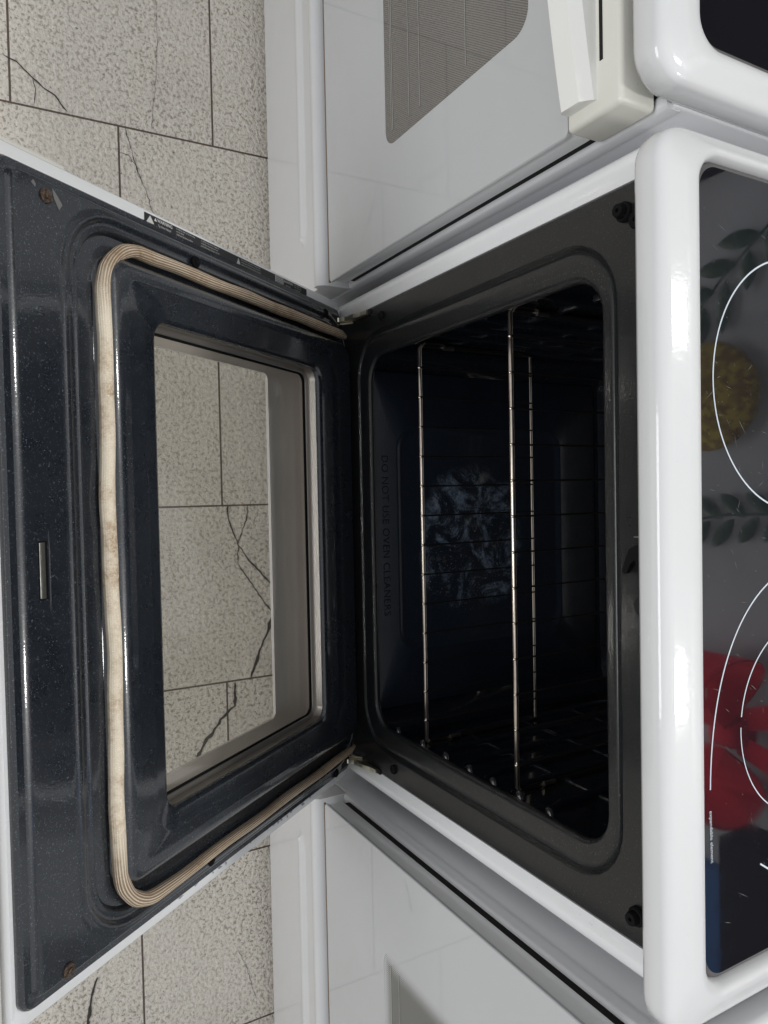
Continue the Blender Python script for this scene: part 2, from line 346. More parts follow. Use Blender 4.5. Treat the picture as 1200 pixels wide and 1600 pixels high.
# ------------------------------------------------------------------ cooktop shared by the three ranges
def cooktop(root, cx, fy, detail, zt=.905, extra=0., thin=0.):
    prof = [(.352, -.036, -.022), (.372, -.0450, -.0265), (.3785, -.0520, -.0250), (.3802, -.0545, -.0210), (.3803, -.0550, -.0120), (.3800, -.0545, -.0050), (.3790, -.0530, -.0018), (.3770, -.0505, .0006), (.3740, -.0470, .0024), (.3700, -.0430, .0036),
            (.3620, -.0290, .0066), (.3560, -.0200, .0084), (.3520, -.0155, .0080), (.3490, -.0125, .0055), (.3470, -.0105, .0008), (.3465, -.0100, -.006)]
    L = []
    for i, (a, f, z) in enumerate(prof):
        zz = z - extra * max(0, 1 - i / 5.)
        L.append([(cx + x, y, zt + zz) for x, y in rr(-(a - thin * max(0, a - .3465)), a, fy + f, .60, .030 if a > .352 or i == 0 else .026, 10)])
    ct = G().loft(L).obj('cooktop', M_top, root, angle=60)
    s = G(); s.loft([[(cx + x, y, zt - z) for x, y in rr(-a, a, fy - .0095 + (.3462 - a), .5998, r, 10)] for a, z, r in ((.3462, .002, .026), (.3420, .0, .022))])
    s.obj('glass_edge', M_bevel, ct)
    gl = G(); gl.loft([[(cx + x, y, zt - z) for x, y in rr(-.342, .342, fy - .0053, .5956, .022, 10)] for z in (.006, 0)], False, True)
    gl.obj('cooktop_glass', M_glassb, ct, smooth=False)
    def line(pts, w, name):
        v = []; f = []
        for i, p in enumerate(pts):
            p = Vector(p); d = (Vector(pts[min(i + 1, len(pts) - 1)]) - Vector(pts[max(i - 1, 0)])).normalized(); nn = Vector((-d.y, d.x))
            v += [(*(p + nn * w / 2), zt + .0003), (*(p - nn * w / 2), zt + .0003)]
            if i: b_ = 2 * i; f.append((b_ - 2, b_ - 1, b_ + 1, b_))
        return link(name, v, f, M_print, ct, smooth=False)
    if detail:
        circ = lambda x, y, r, a0=0, a1=360: [(x + r * math.cos(math.radians(a)), y + r * math.sin(math.radians(a))) for a in range(a0, a1 + 1, 3)]
        line(circ(-.166, .1235, .113), .0015, 'element_ring')
        pts = []
        for k in range(0, 91):
            a = math.radians(-93 - k * 2); c_, s_ = math.cos(a), math.sin(a); e = 2 / 2.35
            pts.append((.197 + .200 * math.copysign(abs(c_) ** e, c_), .155 + .1525 * math.copysign(abs(s_) ** e, s_)))
        line(pts, .0015, 'element_ring')
        line(circ(.138, .132, .088, 100, 262), .0013, 'element_ring'); line(circ(.138, .132, .088, 268, 345), .0011, 'element_ring')
        line([(.2622, .0700), (.2700, .082), (.285, .10), (.30, .125)], .0016, 'element_ring')
        text_mesh('element_text', 'expandable element', .0056, M_print, ct, (.1985, .0012, zt + .0004), (1, .03, 0), (0, 1, 0), spacing=1.0)
        # scratches
        v = G()
        for i in range(150):
            x, y = (random.uniform(-.33, .33), random.uniform(0.0, .12)) if random.random() < .5 else (random.gauss(random.choice((-.13, .13)), .06), random.uniform(.01, .12))
            a = random.gauss(1.0, .5); ln = random.choice((.0006, .001, .004, .008, .015)) * random.uniform(.5, 1.3); w = random.uniform(.00008, .0002) if ln > .002 else .0003
            d = Vector((math.cos(a), math.sin(a))); n_ = Vector((-d.y, d.x)); p = Vector((x, y)); q = p + d * ln + n_ * ln * random.uniform(-.15, .15)
            if q.y < 0 or abs(q.x) > .335: continue
            v.add([(*(p), zt + .0002), (*((p + q) / 2 + n_ * w), zt + .0002), (*q, zt + .0002), (*((p + q) / 2 - n_ * w), zt + .0002)], [(0, 1, 2, 3)])
        v.obj('scratches', M_scr, ct, smooth=False)['kind'] = 'stuff'
    else:
        circ = lambda x, y, r: [(x + r * math.cos(math.radians(a)), y + r * math.sin(math.radians(a))) for a in range(0, 361, 4)]
        for x in (-.17, .17):
            line(circ(cx + x, .15 + fy, .10), .0015, 'element_ring'); line(circ(cx + x, .42 + fy, .08), .0015, 'element_ring')
    # backguard with control panel
    b = G(); b.box(cx - .378, cx + .378, .602, .66, .895, 1.09, .008); b.obj('backguard', M_top, root)
    p = G(); p.box(cx - .30, cx + .30, .596, .6015, .95, 1.06, .002); pp = p.obj('control_panel', M_glassb, root)
    for k in (-.25, -.19, .19, .25):
        q = G(); q.disc((cx + k, .596, 1.005), (0, -1, 0), .020, .022); q.obj('knob', M_handle, pp)
    return ct

# ------------------------------------------------------------------ open range
root = empty('electric_range', (0, .3, 0)); root.location = (0, 0, 0)
tag(root, 'white electric range with its oven door hanging open on a black interior', 'stove', 'white electric ranges standing in a row')
cooktop(root, 0, 0, True, thin=.38)
# side panels + back (hollow body)
g = G(); g.box(-.380, -.3575, .0045, .62, .03, .874); g.box(.3575, .380, .0045, .62, .03, .874); g.box(-.357, .357, .60, .62, .03, .874)
g.obj('body', M_side, root, smooth=False)
for sgn in (-1, 1):
    prof = [(.3812, .012), (.3812, .001), (.3800, -.0035), (.3770, -.0055), (.3720, -.0058), (.3670, -.0045), (.3600, -.0005), (.3568, .0012), (.3562, .012)]
    g = G(); g.loft([[(sgn * x, y, z) for x, y in prof] for z in (.222, .225, .874)], True, True, True); g.obj('front_trim', M_white, root, angle=50)
# dark front frame around the opening, XZ rounded loops, y by profile
def xz(x0, x1, z0, z1, r, y, n=8): return [(x, y, z) for x, z in rr(x0, x1, z0, z1, r, n)]
L = [xz(-.3560, .3560, .226, .874, .004, .016), xz(-.3560, .3560, .226, .874, .004, .002), xz(-.354, .354, .228, .872, .005, .0)]
for off, y in ((.0400, 0), (.0380, .0008), (.0365, .0030), (.0348, .0040), (.0330, .0030), (.0310, .0008), (.0290, 0), (.0230, -.0004), (.0060, -.0004), (.0025, .0004), (.0008, .0025), (.0002, .0055), (.0015, .0085), (.010, .013), (.020, .018)):
    L.append(xz(-.281 - off, .281 + off, .318 - off, .792 + off * .5, .038 + off * .8, y))
g = G(); g.loft(support(L)); g.obj('front_frame', M_frame, root, angle=50)
# oven cavity
cav = [(.299, .2975, .812, .048, .018), (.303, .2965, .815, .045, .04), (.303, .2965, .815, .045, .47), (.298, .305, .810, .045, .492), (.28, .32, .79, .04, .497)]
g = G(); g.loft([xz(-a, a, z0, z1, r, y) for a, z0, z1, r, y in cav], False, True)
g.obj('oven_cavity', M_cav, root, angle=50)
# floor plate with embossed rectangle and lettering
fl = [(-.266, .266, .012, .484, .01, -.001), (-.264, .264, .014, .482, .01, .0006), (-.182, .182, .050, .400, .034, .0008), (-.180, .180, .052, .398, .033, .0022), (-.1765, .1765, .0555, .3945, .032, .0018), (-.172, .172, .060, .390, .030, -.0022), (-.166, .166, .066, .384, .028, -.0026)]
g = G(); g.loft([[(x, y, .3035 + dz) for x, y in rr(x0, x1, y0, y1, r)] for x0, x1, y0, y1, r, dz in fl], False, True)
ofl = g.obj('oven_floor', M_cavfloor, root, angle=60)
text_mesh('embossed_lettering', 'DO NOT USE OVEN CLEANERS', .0175, M_cavfloor, ofl, (-.008, .026, .3042), (1, 0, 0), (0, 1, 0), align='CENTER', ext=.0006, spacing=1.05)
# rack guides pressed in the side walls
for sgn in (-1, 1):
    for i, z in enumerate((.384, .4365, .489, .5415, .594, .660)):
        zz = z - .010
        g = G(); n = 14; pts = [(sgn * .3025, .045 + .40 * k / n, zz + (.004 if k < 1 else 0)) for k in range(n + 1)]
        g.tube(pts, [.002, .0065] + [.0075] * (n - 3) + [.0065, .002], 10)
        g.obj('rack_guide', M_cav, root)
    for z in (.324, .395, .456, .512, .563, .615, .668):
        g = G(); g.tube([(sgn * .3035, .030, z + .010), (sgn * .2985, .0325, z + .006), (sgn * .2955, .0355, z), (sgn * .2970, .040, z - .007), (sgn * .3035, .045, z - .012)], [.0015, .0035, .0042, .0035, .0015], 12); g.obj('guide_bump', M_bump, root)
    g = G()
    for y in (.13, .24, .35): g.tube([(sgn * .3045, y, .34), (sgn * .3045, y, .355), (sgn * .3045, y, .75), (sgn * .3045, y, .77)], [.001, .005, .005, .001], 8)
    g.obj('wall_rib', M_cav, root)
# heating element under the cavity roof
g = G(); pts = []
for k in range(5):
    x = -.2 + k * .1; pts += [(x, .08 if k % 2 else .42, .785), (x, .42 if k % 2 else .08, .785)]
g.tube(pts, .004, 8); g.obj('broil_element', M_wired, root)
# screws, bumper studs and latch on the front frame
for x, z in ((-.337, .362), (.336, .371)):
    g = G(); g.disc((x, -.0003, z), (0, -1, 0), .0068, .0035, 20, .001); g.obj('screw', M_black, root)
for x, z in ((-.330, .823), (.3265, .829)):
    g = G(); g.disc((x, 0, z), (0, -1, 0), .0092, .005, 20); g.disc((x, -.005, z), (0, -1, 0), .0065, .0065, 20)
    g.disc((x + (.012 if x < 0 else .0), .0, z + .016), (0, -1, 0), .0085, .006, 20)
    if x < 0: g.box(x - .004, x + .018, -.004, .0, z + .010, z + .03, .002)
    g.obj('bumper_stud', M_black, root)
g = G(); g.box(-.031, .026, -.0012, .001, .8405, .8435); g.box(-.031, -.0302, -.004, .001, .832, .846); 
g.obj('latch_slot', M_steel, root, smooth=False)
g = G(); v = [(-.0240, .8360), (-.0255, .8480), (-.003, .8480), (-.0040, .8370), (-.010, .8345), (-.0035, .8185), (-.0010, .8170), (.0010, .8190), (-.0075, .8410)]
hook = [(-.0250, .852), (-.0245, .836), (-.0195, .8290), (.0000, .8190), (.0035, .8215), (.0015, .8265), (-.0120, .8325), (-.0120, .838), (-.006, .852)]
hook = [(-.024, .852), (-.0235, .838), (-.0195, .8305), (-.0120, .8270), (.0010, .8215), (.0038, .8240), (.0030, .8272), (-.0060, .8320), (-.0095, .8360), (-.004, .845), (-.004, .852)]
g.loft([[(x, y, z) for x, z in hook] for y in (-.009, -.004)], True, True); g.obj('door_latch', M_black, root, smooth=False)
g = G(); g.disc((.0335, -.0006, .8370), (0, -1, 0), .0085, .0006, 20, .0001); g.obj('frame_hole', M_void, root)
# storage drawer of the open range (behind the door)
g = G(); g.box(-.379, .379, -.042, .004, .03, .205, .006); g.obj('storage_drawer', M_white, root)
g = G(); g.box(-.355, .355, .002, .02, .208, .222); g.obj('lower_rail', M_side, root, smooth=False)

# ------------------------------------------------------------------ oven door, hanging 54 degrees open
ang = math.radians(-36.27); DV = Vector((0, math.cos(ang), math.sin(ang))); NV = Vector((0, -math.sin(ang), math.cos(ang)))
door = empty('oven_door', (0, 0, .24), root); door.rotation_euler = (ang, 0, 0)       # local x = width, y = s (towards hinge), z = normal
def ds(x0, x1, s0, s1, r, t_, n=8): return [(x, y, t_) for x, y in rr(x0, x1, s0, s1, r, n)]
S0, S1 = -.6330, -.0200
L = [ds(-.3685, .3685, S0, S1, .012, -.012), ds(-.3685, .3685, S0, S1, .012, -.0035), ds(-.3678, .3678, S0 + .001, S1 - .001, .012, -.0010), ds(-.3662, .3662, S0 + .003, S1 - .002, .011, .0010),
     ds(-.3610, .3610, S0 + .0105, S1 - .003, .010, .0000), ds(-.3595, .3595, S0 + .0135, S1 - .0035, .010, .0022), ds(-.3588, .3588, S0 + .016, S1 - .004, .010, .0026)]
# gasket channel then raised plug; channel outer edge
def ring(o, t_, r=None):   # o = offset measured inwards from the channel's outer edge
    return ds(-.352 + o, .352 - o, -.5640 + o * 1.15, -.0060 - o * .2, max(.012, .062 - o) if r is None else r, t_)
L[-1] = ds(-.3580, .3580, S0 + .018, S1 + .002, .010, .0026)
L += [ring(-.0045, .0026), ring(-.0025, .0036), ring(-.0005, .0041), ring(.0015, .0038), ring(.0032, .0026), ring(.0045, .0010), ring(.0058, .0004), ring(.0090, .0004), ring(.0105, .0014), ring(.0122, .0016), ring(.0136, .0004), ring(.0150, -.0025), ring(.016, -.0048), ring(.033, -.0052), ring(.0345, -.004), ring(.0360, .0), ring(.0375, .0050), ring(.0395, .0090), ring(.0420, .0118), ring(.0455, .0138), ring(.0500, .0146), ring(.058, .0145)]
L += [ds(-.283, .283, -.472, -.070, .030, .0105), ds(-.268, .268, -.455, -.092, .024, .0060), ds(-.2645, .2645, -.4515, -.0965, .022, .0045), ds(-.2630, .2630, -.4500, -.0985, .020, .0015), ds(-.2628, .2628, -.4498, -.0990, .020, -.002)]
g = G(); g.loft(support(L)); g.obj('inner_panel', M_door, door, angle=42)
# window trim strip (metal retainer), inner glass, tunnel and outer glass
g = G(); g.loft([ds(-.2628, .2628, -.4498, -.0990, .018, -.0022), ds(-.2628, .2628, -.4498, -.1000, .018, -.0135), ds(-.2570, .2570, -.444, -.1065, .014, -.0140), ds(-.2560, .2560, -.443, -.1080, .014, -.0155)]); g.obj('window_trim', M_trimm, door, angle=30)
g = G(); g.loft([ds(-.2562, .2562, -.4432, -.1078, .014, -.0150), ds(-.2535, .2535, -.4405, -.1125, .013, -.0158), ds(-.2535, .2535, -.4405, -.1125, .013, -.0172)]); g.obj('window_gap_ring', M_black, door, angle=30)  # black ring painting the shaded gap between trim and lining
g = G(); g.loft([ds(-.262, .262, -.449, -.103, .014, t_) for t_ in (-.0190, -.0160)], True, True); g.obj('inner_glass', M_pane, door, smooth=False)
g = G(); g.loft([ds(-.262, .262, -.452, -.098, .014, t_) for t_ in (-.0330, -.0310)], True, True); g.obj('middle_glass', M_pane2, door, smooth=False)
g = G(); g.loft([ds(-.2640, .2640, -.452, -.101, .014, -.0192), ds(-.266, .266, -.454, -.099, .014, -.0215), ds(-.277, .277, -.472, -.050, .012, -.0225), ds(-.277, .277, -.545, -.050, .012, -.049)]); g.obj('inner_lining', M_mullion, door, angle=30)
g = G(); g.loft([ds(-.372, .372, -.632, -.014, .008, -.0500), ds(-.253, .253, -.52, -.154, .010, -.0500), ds(-.253, .253, -.52, -.154, .010, -.0540), ds(-.380, .380, -.636, -.010, .010, -.0540)]); g.obj('outer_glass_border', M_mullion, door, smooth=False)
g = G(); g.loft([ds(-.2525, .2525, -.5195, -.1545, .0095, t_) for t_ in (-.0535, -.0505)], True, True); g.obj('outer_glass', M_pane2, door, smooth=False)
# white door shell flange around the dark panel and the white sides
g = G(); g.loft([ds(-.3675, .3675, S0 + .002, S1 - .001, .010, -.0070), ds(-.3810, .3810, S0 - .004, -.0090, .010, -.0062), ds(-.3835, .3835, S0 - .006, -.0075, .010, -.0085), ds(-.3840, .3840, S0 - .006, -.0070, .010, -.0125), ds(-.3835, .3835, S0 - .006, -.0075, .010, -.0495)])
g.obj('door_shell', M_white, door, angle=50)
# top cap of the door with its handle
g = G(); g.box(-.386, .386, -.715, S0 - .0075, -.052, -.0105, .006); cap = g.obj('top_cap', M_beige, door)
g = G(); g.box(-.3865, .3865, S0 - .0070, -.536, -.060, -.0550, .002); g.box(-.3975, -.3862, -.700, -.534, -.060, -.026, .002); g.obj('cap_bracket', M_beige, door)
g = G(); g.box(-.37, .37, -.700, -.655, -.105, -.085, .007); g.box(-.36, -.33, -.695, -.660, -.090, -.050, .004); g.box(.33, .36, -.695, -.660, -.090, -.050, .004); g.obj('handle', M_handle, door)
# bright metal strip at the hinge side of the window is part of the retainer; latch plate in its slot
g = G(); g.box(-.0395, .0130, -.6035, -.5935, .0006, .0030, .0006); g.obj('latch_slot', M_black, door)
g = G(); g.box(-.0380, .0115, -.6025, -.5965, .0024, .0036, .0004); g.obj('latch_plate', M_steel, door)
g = G(); g.tube([(-.048, -.5915, .0026), (-.030, -.5915, .0030), (.012, -.5915, .0030), (.024, -.5915, .0026)], [.0004, .0010, .0010, .0004], 6); g.obj('latch_ridge', M_door, door)
for (x, s_), m_ in zip(((-.346, -.583), (.354, -.585), (-.3445, -.378), (.3500, -.379), (-.352, -.071), (.3585, -.070)), (M_rust, M_rust, M_black, M_black, M_black, M_black)):
    g = G(); g.disc((x, s_, .0020), (0, 0, 1), .0066, .0030, 20); g.disc((x, s_, .0030), (0, 0, 1), .0032, .0034, 12, .0002); g.obj('screw', m_, door)
for pts in (((-.3560, -.5960), (-.3530, -.5935), (-.3500, -.5940), (-.3530, -.5985)), ((-.3560, -.5760), (-.3500, -.5700), (-.3440, -.5650), (-.3380, -.5690), (-.3430, -.5720), (-.3470, -.5745))):
    g = G(); g.add([(x, y, .0030) for x, y in pts], [tuple(range(len(pts)))]); g.obj('worn_patch', M_lres2, door, smooth=False)
# gasket: a U shaped sleeve
path = []
ax, s0, s1, r_ = .3325, -.5205, .012, .052
def arc(cx, cy, a0, a1, n=14): return [(cx + r_ * math.cos(math.radians(a0 + (a1 - a0) * k / n)), cy + r_ * math.sin(math.radians(a0 + (a1 - a0) * k / n))) for k in range(n + 1)]
lft = [(-.3285 - .0005 * math.sin(k * .9), s1 + (s0 + r_ - s1) * k / 26) for k in range(26)]
path = lft + arc(-.3285 + r_, s0 + r_, 180, 270) + [(-.26 + .52 * k / 40, s0 + .0016 * math.sin(k * .30) + .0006 * math.sin(k * .8)) for k in range(1, 40)] + arc(.3425 - r_, s0 + r_, 270, 360) + [(.3425 + .0007 * math.sin(k * .8) - .004 * (k / 25), (s0 + r_) + (s1 - s0 - r_) * k / 25) for k in range(1, 26)]
verts = []; faces = []; uvs = []; N = 16; ln = 0; prev = None
P3 = []
for i, (x, s_) in enumerate(path):
    t_ = .0038
    if s_ > -.03: t_ -= (s_ + .03) * .12
    P3.append(Vector((x, s_, t_)))
for i, p in enumerate(P3):
    if i: ln += (p - P3[i - 1]).length
    d = (P3[min(i + 1, len(P3) - 1)] - P3[max(i - 1, 0)]).normalized(); a = Vector((0, 0, 1)); b = d.cross(a).normalized()
    tip = 1 - .75 * max(0, smoothstep(-.03, .012, p.y)); w_ = .0076 * (1 + .05 * math.sin(i * 1.3)) * tip; h_ = .0078 * tip
    if p.x < -.3: w_ *= .92
    if p.x > .28: w_ *= 1 - .36 * smoothstep(.28, .345, p.x) * smoothstep(-.50, -.40, p.y)
    for k in range(N + 1):
        q = 2 * PI * k / N; verts.append(p + b * math.cos(q) * w_ + a * math.sin(q) * h_); uvs.append((ln, k / N))
for i in range(len(P3) - 1):
    for k in range(N): faces.append((i * (N + 1) + k, i * (N + 1) + k + 1, (i + 1) * (N + 1) + k + 1, (i + 1) * (N + 1) + k))
link('door_gasket', verts, faces, M_gasket, door, uvs=uvs, angle=180)
# warning label on the left flange, and torn label remnants on the right one
TL = -.0056
g = G(); g.box(-.3792, -.3688, -.449, -.112, -.0064, TL); g.obj('warning_label', M_label, door, smooth=False)
tx = []
def lt(body, s, x, size, sp=1.0, bold=0.): tx.append(text_mesh('t', body, size, M_ltext, None, (x, s, TL + .0002), (0, 1, 0), (-1, 0, 0), spacing=sp, bold=bold))
lt('WARNING', -.4300, -.3745, .0050, 1.0, .0001); lt('Tip Over Hazard', -.4290, -.3702, .0030)
lines = (('A child or adult can tip the range', 'and be killed.', 'Install anti-tip device to floor'), ('or wall per instructions. Engage the', 'range foot in the device so it will', 'not tip. Re-engage if range is moved.'), ('See installation instructions for details of the', 'anti-tip device. Failure to do so can result in', 'death or serious burns to children and adults.'))
for (a, b_, c_), s_, sz in zip(lines, (-.3990, -.3560, -.2760), (.0024, .0024, .0024)):
    for k, tt in enumerate((a, b_, c_)): lt(tt, s_, -.3764 + k * .0030, sz)
for k, tt in enumerate(('Keep this label in place', 'on the frame of door')): pass
lt('CAUTION', -.1700, -.3748, .0042, 1.0, .0001); lt('Hot surfaces', -.1690, -.3706, .0024)
for k in range(3): lt(('Door and glass may', 'be hot. Do not lean', 'on an open door.')[k], -.1470, -.3764 + k * .0030, .0024)
for q in (tx[:8], tx[8:11], tx[11:]): join('label_text', q, door)
g = G()
tri = lambda s_, x, w, h: g.add([(x, s_, TL + .0003), (x, s_ + w, TL + .0003), (x - h, s_ + w / 2, TL + .0003)], [(0, 1, 2)])
for q in ((-.4470, -.3700, .012, .0078), (-.4350, -.3742, .0042, .0038), (-.1745, -.3745, .0040, .0034), (-.2860, -.3700, .008, .0078)):
    g = G(); tri(*q); g.obj('label_pictogram', M_ltext, door, smooth=False)
#, -.3700, .012, .0078); tri(-.4350, -.3742, .0042, .0038); tri(-.1745, -.3745, .0040, .0034); tri(-.2860, -.3700, .008, .0078)
g = G(); g.add([(-.3786, -.197, TL + .0002), (-.3786, -.176, TL + .0002), (-.3694, -.176, TL + .0002), (-.3694, -.197, TL + .0002)], [(0, 1, 2, 3)])
gb = g.obj('label_table', M_ltext, door, smooth=False)
g = G()
for k in range(4): g.box(-.3776 + k * .0022, -.3769 + k * .0022, -.1955, -.1775, TL + .0003, TL + .0005)
g.obj('label_table_rows', M_label, door, smooth=False)
g = G()
for k in range(26):
    s_ = -.44 + k * .0125 + random.uniform(-.004, .004); x = .3700 + random.uniform(0, .004); w = random.uniform(.003, .011)
    if random.random() < .35: continue
    g.add([(x, s_, TL + .0001), (x + random.uniform(.001, .004), s_ + w * .3, TL + .0001), (x + random.uniform(.0, .003), s_ + w, TL + .0001), (x - .0008, s_ + w * .5, TL + .0001)], [(0, 1, 2, 3)]); g.obj('label_remnant', M_lres, door, smooth=False); g = G()
# hinge arms, from a slot in the door to a slot in the frame
for sgn in (-1, 1):
    x = .3520 * sgn + .002
    g = G(); g.box(x - .006, x + .006, -.050, -.018, -.001, .0030); g.obj('hinge_slot', M_void, door, smooth=False)
    g = G(); g.box(x - .0035, x + .0035, -.002, .002, .288, .330); g.obj('hinge_slot', M_void, root, smooth=False)
    pts = [Vector((x, -.028, .252)), Vector((x, -.018, .258)), Vector((x, -.011, .268)), Vector((x, -.008, .280)), Vector((x, -.0075, .292)), Vector((x, -.0010, .306)), Vector((x, .0015, .322))]
    g = G(); LL = []
    for i, p in enumerate(pts):
        d = (pts[min(i + 1, len(pts) - 1)] - pts[max(i - 1, 0)]).normalized(); nn = Vector((0, d.z, -d.y)); a, h = .0032, (.0060 if i < 5 else .0075)
        LL.append([p + Vector((-a, 0, 0)) - nn * h, p + Vector((a, 0, 0)) - nn * h, p + Vector((a, 0, 0)) + nn * h, p + Vector((-a, 0, 0)) + nn * h])
    g.loft(LL, True, True); g.obj('hinge_arm', M_brass, root, smooth=False)
    g = G(); g.tube([(x + sgn * -.005, -.024, .250), (x + sgn * -.005, -.010, .262), (x + sgn * -.005, -.002, .272)], .0016, 8); g.obj('hinge_pin', M_brass, root)

# ------------------------------------------------------------------ oven racks
def rack(z, label, n, x0, x1, y0, y1):
    r = empty('oven_rack', (0, y0, z)); r.location = (0, 0, z); tag(r, label, 'oven rack', 'wire racks in the open oven')
    g = G(); g.tube([(x0, y0 + .004, .0), (x0 + .004, y0, 0), (x1 - .004, y0, 0), (x1, y0 + .004, 0)], .0031, 10); g.obj('front_rail', M_wire, r)
    g = G(); yb = y1
    g.tube([(x0 + .002, yb, .0), (x1 - .002, yb, .0)], .0021, 8); g.obj('rear_rail', M_wire, r)
    for x in (x0, x1):
        g = G(); g.tube([(x, y0 + .003, 0), (x, y0 + .04, 0), (x, yb, 0)], .0028, 8); g.obj('side_rail', M_wired, r)
        g = G(); sg = -1 if x < 0 else 1
        g.tube([(x, y0 + .004, .0), (x + sg * .003, y0 + .005, .007), (x + sg * .003, y0 + .03, .009), (x + sg * .002, y0 + .045, .001)], .0026, 8); g.obj('stop_hook', M_wired, r)
        g = G(); g.tube([(x - sg * .002, y0 + .040, .004), (x - sg * .002, y0 + .058, .005)], .0030, 8); g.obj('stop_tip', M_wire, r)
    st = (x1 - x0) / (n + .5)
    for k in range(n):
        x = x0 + st * (k + .75)
        g = G(); g.tube([(x, y0 - .0015, .0030), (x, y0 + .003, .0042), (x, y0 + .010, .0030), (x, yb + .002, .0028)], .0013, 6); g.obj('cross_wire', M_wired, r)
        g = G(); g.tube([(x, y0 - .0042, .0006), (x, y0 - .0034, .0010), (x, y0 - .0018, .0024), (x, y0 + .0005, .0034)], [.0008, .0018, .0020, .0010], 8); g.obj('weld_bead', M_wire, r)
    return r
rack(.384, 'lower chrome wire rack sliding in the open oven, just above its burnt floor', 13, -.2930, .3000, .050, .262)
rack(.594, 'upper chrome wire rack in the open oven, nearest the cooktop', 13, -.2985, .3010, .050, .43)

# ------------------------------------------------------------------ the closed neighbours
def closed_range(name_label, cx, fy, gt=.797, cap=True):
    r = empty('electric_range', (cx, 0, 0)); tag(r, name_label, 'stove', 'white electric ranges standing in a row')
    O = Vector((0, 0, 0))
    cooktop(r, 0, fy + .045, False, .907, .003)
    yb = fy + .045      # body front plane
    g = G(); g.box(-.379, .379, yb + .002, .62, .03, .878, .003); g.obj('body', M_side, r)
    for sg in (-1, 1):
        g = G(); prof = [(.3797, yb + .012), (.3797, yb - .001), (.378, yb - .004), (.374, yb - .005), (.368, yb - .004), (.362, yb + .001)]
        g.loft([[(sg * x, y, z) for x, y in prof] for z in (.265, .874)], True, True); g.obj('front_trim', M_side, r, angle=50)
    # storage drawer with pressed ridge
    NZ = 60; NX = 90; v = []; f = []; z0, z1 = .028, .262
    for i in range(NZ + 1):
        z = z0 + (z1 - z0) * i / NZ
        for j in range(NX + 1):
            x = -.379 + .758 * j / NX
            e = smoothstep(.300, .285, abs(x)); half = .0105 * math.sqrt(max(0, 1 - max(0, (abs(x) - .262) / .026) ** 2)) if abs(x) < .288 else 0
            d = abs(z - .184); y = fy
            if half > 0: y -= .0065 * max(0, 1 - (d / half) ** 2) ** .6
            y -= .0100 * smoothstep(.236, .244, z)                      # rolled top lip
            y += .010 * smoothstep(.252, .262, z) ** 2
            v.append((x, y, z))
    W_ = NX + 1
    for i in range(NZ):
        for j in range(NX): f.append((i * W_ + j, i * W_ + j + 1, (i + 1) * W_ + j + 1, (i + 1) * W_ + j))
    b = len(v); v += [(x, yb, z) for z in (z0, z1) for x in (-.379, .379)]
    f += [tuple([i * W_ for i in range(NZ + 1)] + [b + 2, b]), tuple([i * W_ + NX for i in range(NZ, -1, -1)] + [b + 1, b + 3]), tuple(list(range(W_ - 1, -1, -1)) + [b, b + 1]), tuple([NZ * W_ + j for j in range(W_)] + [b + 3, b + 2]), (b, b + 2, b + 3, b + 1)]
    link('storage_drawer', v, f, M_drawer, r, angle=50)
    # oven door
    dr = empty('oven_door', (0, 0, 0), r)
    g = G(); g.box(-.3765, .3765, fy + .004, yb - .014, .280, gt, .003); g.obj('door_frame', M_white, dr)
    zb, zt = .279, gt
    g = G()
    def q(a, z0_, z1_, rad, y): return [(x, y, z) for x, z in rr(-a, a, z0_, z1_, rad, 8)]
    g.loft([q(.3795, zb, zt, .006, fy + .0040), q(.3795, zb, zt, .006, fy + .0010), q(.3785, zb + .001, zt, .005, fy), q(.252, .461, .745, .022, fy), q(.252, .461, .745, .022, fy + .0015)]); g.obj('glass_panel', M_wglass, dr, smooth=False)
    g = G(); g.loft([q(.2522, .4608, .7452, .022, fy + .0015), q(.2522, .4608, .7452, .022, fy + .0004)], False, True); win = g.obj('window', M_screenp if cap else M_screens, dr, smooth=False)
    g = G()
    for z in ((.476, .479, .520, .545, .640) if cap else (.479, .5)) : g.box(-.235, .235, fy - .0002, fy + .0003, z, z + (.0010 if z != .479 else .0016))
    g.obj('window_reflection_lines', M_wline, dr, smooth=False)  # thin strips imitating reflections and rack wires behind the glass
    # cream top cap, vent slot, bowed handle
    g = G(); g.box(-.374, .374, yb - .0145, yb + .001, .285, .86); g.obj('door_seal', M_void, dr, smooth=False)
    g = G(); g.box(-.3785, .3785, fy + .0002, fy + .003, .2755, .2788); g.obj('dirty_edge', M_rustline, dr, smooth=False)
    if not cap: return r
    g = G(); g.box(-.380, .380, fy - .0035, yb - .006, .7985, .8640, .005); g.obj('top_cap', M_beige, dr)
    g = G(); g.box(-.335, .335, fy - .0042, fy + .006, .8405, .8440); g.obj('vent_slot', M_void, dr, smooth=False)
    g = G(); LL = []; n = 40
    for k in range(n + 1):
        x = -.366 + .732 * k / n; u = abs(x) / .366; bow = .032 * (1 - u ** 2.0) + .012
        yo = fy - .004 - bow; zc = .8190; hz = .0165
        LL.append([(x, fy - .003, zc - hz + .001), (x, yo + .003, zc - hz), (x, yo, zc - hz + .003), (x, yo + .001, zc + hz - .009), (x, yo + .010, zc + hz), (x, fy - .003, zc + hz + .001)])
    g.loft(LL, True, True); g.obj('handle', M_handle, dr, angle=25)
    return r
closed_range('closed white electric range left of the open oven, with cream door cap and bowed handle', -.7805, -.045)
closed_range('closed white electric range right of the open oven, separated by a black gap', .7830, -.073, .852, False)

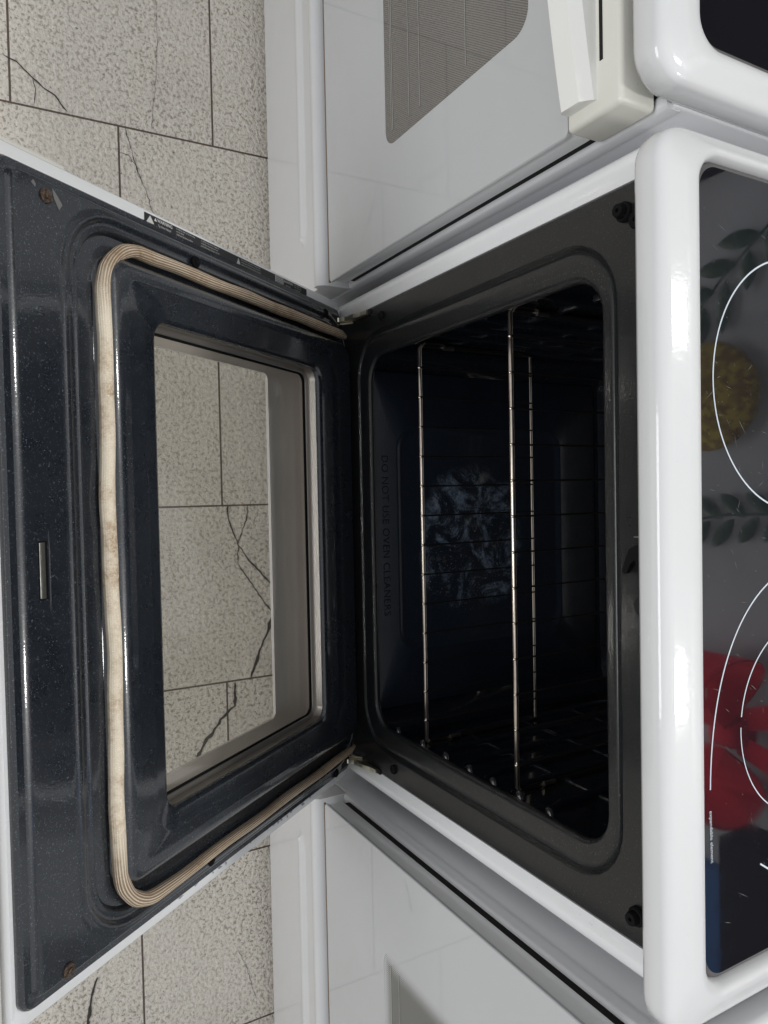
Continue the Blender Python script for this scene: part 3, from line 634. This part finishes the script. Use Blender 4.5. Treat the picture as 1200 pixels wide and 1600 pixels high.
# ------------------------------------------------------------------ decorations on the wall, seen mirrored in the cooktop glass
WY = .985
b = G(); bx, bz = .475, 1.545
for sg in (-1, 1):
    L_ = []
    for k in range(25):
        u = k / 24; x = bx + sg * (.02 + .155 * math.sin(PI * u)); y = WY - .11 - .10 * math.sin(2 * PI * u); h = .026 + .075 * math.sin(PI * u); zc = bz + .035 * math.sin(PI * u)
        L_.append([(x, y, zc - h), (x, y, zc + h), (x + sg * .004, y - .004, zc + h), (x + sg * .004, y - .004, zc - h)])
    b.loft(L_, True, True)
for sg in (-1, 1):
    b.add([(bx, WY - .045, bz), (bx + sg * .05, WY - .045, bz - .01), (bx + sg * .13, WY - .03, bz - .22), (bx + sg * .06, WY - .03, bz - .24)], [(0, 1, 2, 3)])
b.box(bx - .03, bx + .03, WY - .09, WY, bz - .035, bz + .035, .012)
tag(b.obj('red_bow', M_red), 'large red fabric bow on the wall, mirrored in the cooktop glass', 'bow')
def sprig(cx, cz, rot, n, label, sc=1.):
    g = G(); d = Vector((math.cos(rot), 0, math.sin(rot))); nn = Vector((-d.z, 0, d.x)); O = Vector((cx, WY - .02, cz))
    L_ = .34 * sc; g.tube([O - d * L_ / 2, O + nn * .01, O + d * L_ / 2], .003, 6)
    for k in range(n):
        u = (k + .5) / n; p = O + d * (u - .5) * L_; sg = 1 if k % 2 else -1; e = (d * .72 + nn * sg * .7).normalized(); l = .105 * sc * random.uniform(.8, 1.2); w = .021 * sc
        w_ = e.cross(Vector((0, 1, 0))).normalized(); y = Vector((0, -.012, 0))
        N_ = 7; rim = [p + e * l * q / N_ + w_ * w * math.sin(PI * q / N_) ** .8 for q in range(N_ + 1)] + [p + e * l * q / N_ - w_ * w * math.sin(PI * q / N_) ** .8 for q in range(N_ - 1, 0, -1)]
        g.add(rim + [p + e * l * .5 + y], [(i, (i + 1) % len(rim), len(rim)) for i in range(len(rim))])
    tag(g.obj('leaf_sprig', M_leaf), label, 'leaf sprig', 'green leaf sprigs on the wall')
sprig(-.545, 1.57, math.radians(50), 9, 'dark green leaf sprig mirrored in the cooktop, farthest from the red bow')
sprig(.00, 1.57, math.radians(85), 10, 'dark green leaf sprig mirrored in the cooktop, between yellow ball and red bow', .9)
bm = bmesh.new(); bmesh.ops.create_uvsphere(bm, u_segments=32, v_segments=16, radius=.125); me = bpy.data.meshes.new('yellow_ball')
for v_ in bm.verts: v_.co = Vector((v_.co.x, v_.co.y * .4, v_.co.z)) + Vector((-.28, WY - .05, 1.60))
bm.to_mesh(me); bm.free(); me.materials.append(M_yel); me.shade_smooth(); o = bpy.data.objects.new('yellow_ornament', me); COL.objects.link(o)
tag(o, 'round mustard yellow knitted ornament, mirrored in the left cooktop ring', 'ornament')
g = G(); g.box(.83, 1.20, WY - .03, .999, 1.57, 2.0, .004); tag(g.obj('blue_board', M_blue), 'plain blue board on the wall, mirrored in the cooktop corner', 'board')
g = G(); g.box(-2.2, -.80, WY - .03, .999, 1.0, 2.4, .004); tag(g.obj('added_dark_panel', M_black), 'added unseen dark panel that turns the left cooktop reflection near black', 'panel')  # added out of view, only to darken what the left cooktop reflects
g = G(); g.box(.70, 1.20, WY - .10, .999, 1.30, 1.545, .004); tag(g.obj('black_panel', M_black), 'black panel on the wall below the blue board, mirrored in the cooktop', 'panel')
